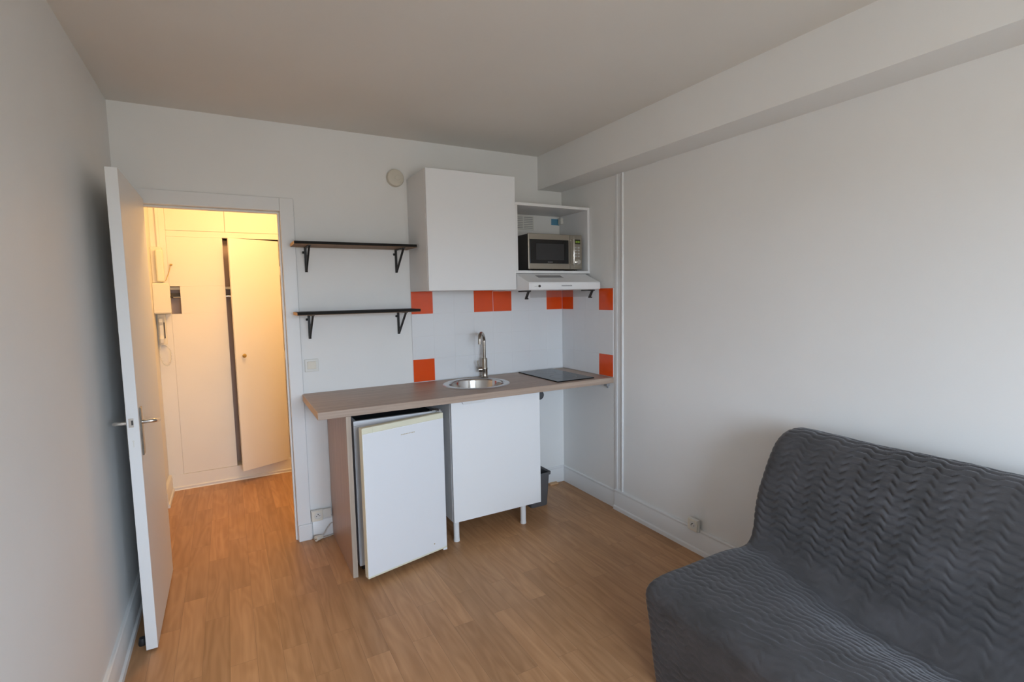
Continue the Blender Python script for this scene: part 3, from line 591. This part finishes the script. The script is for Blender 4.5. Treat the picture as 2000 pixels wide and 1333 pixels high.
# ------------------------------------------------------------------ sofa under a quilted dark grey cover
def sofa():
    ctrl = [(-.935, .004), (-.95, .12), (-.972, .26), (-.990, .35), (-.988, .385), (-.965, .412), (-.92, .424), (-.80, .430), (-.66, .430), (-.54, .425), (-.455, .420), (-.405, .430), (-.385, .470),
            (-.376, .54), (-.360, .62), (-.336, .70), (-.304, .78), (-.262, .838), (-.205, .872), (-.15, .878), (-.10, .862), (-.065, .81), (-.055, .70), (-.052, .4), (-.05, .004)]
    cur = smoothcurve([(x, 0, z) for x, z in ctrl], 12); acc = [0]
    for p, q in zip(cur, cur[1:]): acc.append(acc[-1]+(q-p).length)
    tot = acc[-1]; step = .0045; n = int(tot/step); P = []; j = 0
    for i in range(n+1):
        s = tot*i/n
        while j < len(acc)-2 and acc[j+1] < s: j += 1
        t = (s-acc[j])/max(1e-9, acc[j+1]-acc[j]); P.append((cur[j].lerp(cur[j+1], t), s))
    N = []
    for i in range(n+1):
        d = P[min(i+1, n)][0]-P[max(i-1, 0)][0]; N.append(Vector((-d.z, 0, d.x)).normalized())
    Y0, Y1 = -3.42, -1.915; m = int((Y1-Y0)/step); bm = bmesh.new(); rows = []
    ss = lambda a, b, x: (lambda t: t*t*(3-2*t))(max(0, min(1, (x-a)/(b-a))))
    for k in range(m+1):
        y = Y0+(Y1-Y0)*k/m; e = min(y-Y0, Y1-y); row = []
        dip = ss(0, .55, -2.0-y)
        for (p, s), nr in zip(P, N):
            R0 = .045+.035*ss(.55, .85, p.z)*(p.x < -.06)
            inset = R0-math.sqrt(max(0, R0*R0-(R0-e)**2)) if e < R0 else 0
            nz = noise.noise(Vector((y*2.3, s*2.1, 7)))
            tri = abs((y/.105+.25*nz) % 1-.5)*2
            v = s+.019*max(0, min(1, tri*2.6-.8))+.005*noise.noise(Vector((y*8, s*8, 3)))
            d = abs(v/.031 % 1-.5)*.031                       # distance from the stitched zigzag line
            groove = math.exp(-(d/.0036)**2); pillow = 1-(1-d/.0155)**2
            back = ss(.92, 1.15, s)
            amp = .0030*(.34+.66*back)*max(.35, .85+.7*nz)
            # short cross stitches of the herringbone
            cc = abs((y/.0525+.5*(int(v/.031) % 2)+(v/.031 % 1)*.7) % 1-.5)*.0525
            h = amp*(1.2*pillow-1.3*groove)-.0026*(.62-.1*back)*max(.35, .7+nz)*math.exp(-(cc/.0035)**2)
            wr = noise.noise(Vector((y*3.1, s*4.2, 0)))*.007+noise.noise(Vector((y*9, s*12, 5)))*.002
            fold = .0045*noise.noise(Vector((y*9, s*60+y*14, 9)))*math.exp(-((s-.50)/.07)**2)*ss(0, .2, -2.12-y)
            q = Vector((p.x, y, p.z))+nr*(h+wr+fold-inset)
            q.z -= .085*dip*math.exp(-((p.x+.455)/(.20 if p.x < -.455 else .06))**2)*(.2 < p.z < .60)
            q.z = max(q.z, .003); q.x = min(q.x, -.028)
            row.append(bm.verts.new(q))
        rows.append(row)
    for a, b in zip(rows, rows[1:]):
        for i in range(n): bm.faces.new((a[i], a[i+1], b[i+1], b[i]))
    bm.faces.new(rows[0]); bm.faces.new(rows[-1][::-1])
    for f in bm.faces: f.smooth = True
    return bm
m = mat('charcoal_quilted_velvet', (.046, .044, .046), .66, spec=.3, sheen=.30); n = m.node_tree; b = n.nodes['Principled BSDF']
b.inputs['Sheen Roughness'].default_value = .35; b.inputs['Sheen Tint'].default_value = (.95, .95, 1, 1)
c = n.nodes.new('ShaderNodeTexCoord'); t = n.nodes.new('ShaderNodeTexNoise'); t.inputs['Scale'].default_value = 9; t.inputs['Detail'].default_value = 5
r = n.nodes.new('ShaderNodeValToRGB'); r.color_ramp.elements[0].position = .3; r.color_ramp.elements[1].position = .7
r.color_ramp.elements[0].color = (.050, .048, .049, 1); r.color_ramp.elements[1].color = (.074, .071, .075, 1)
t2 = n.nodes.new('ShaderNodeTexNoise'); t2.inputs['Scale'].default_value = 220; bp = n.nodes.new('ShaderNodeBump'); bp.inputs['Strength'].default_value = .25; bp.inputs['Distance'].default_value = .002
for a_, b_ in ((c.outputs['Object'], t.inputs['Vector']), (t.outputs[0], r.inputs[0]), (r.outputs[0], b.inputs['Base Color']), (c.outputs['Object'], t2.inputs['Vector']), (t2.outputs[0], bp.inputs['Height']), (bp.outputs[0], b.inputs['Normal'])): n.links.new(a_, b_)
M['sofa'] = m
tag(build('sofa', sofa(), 'sofa'), 'armless sofa bed under a charcoal zigzag-quilted cover against the right wall', 'sofa')
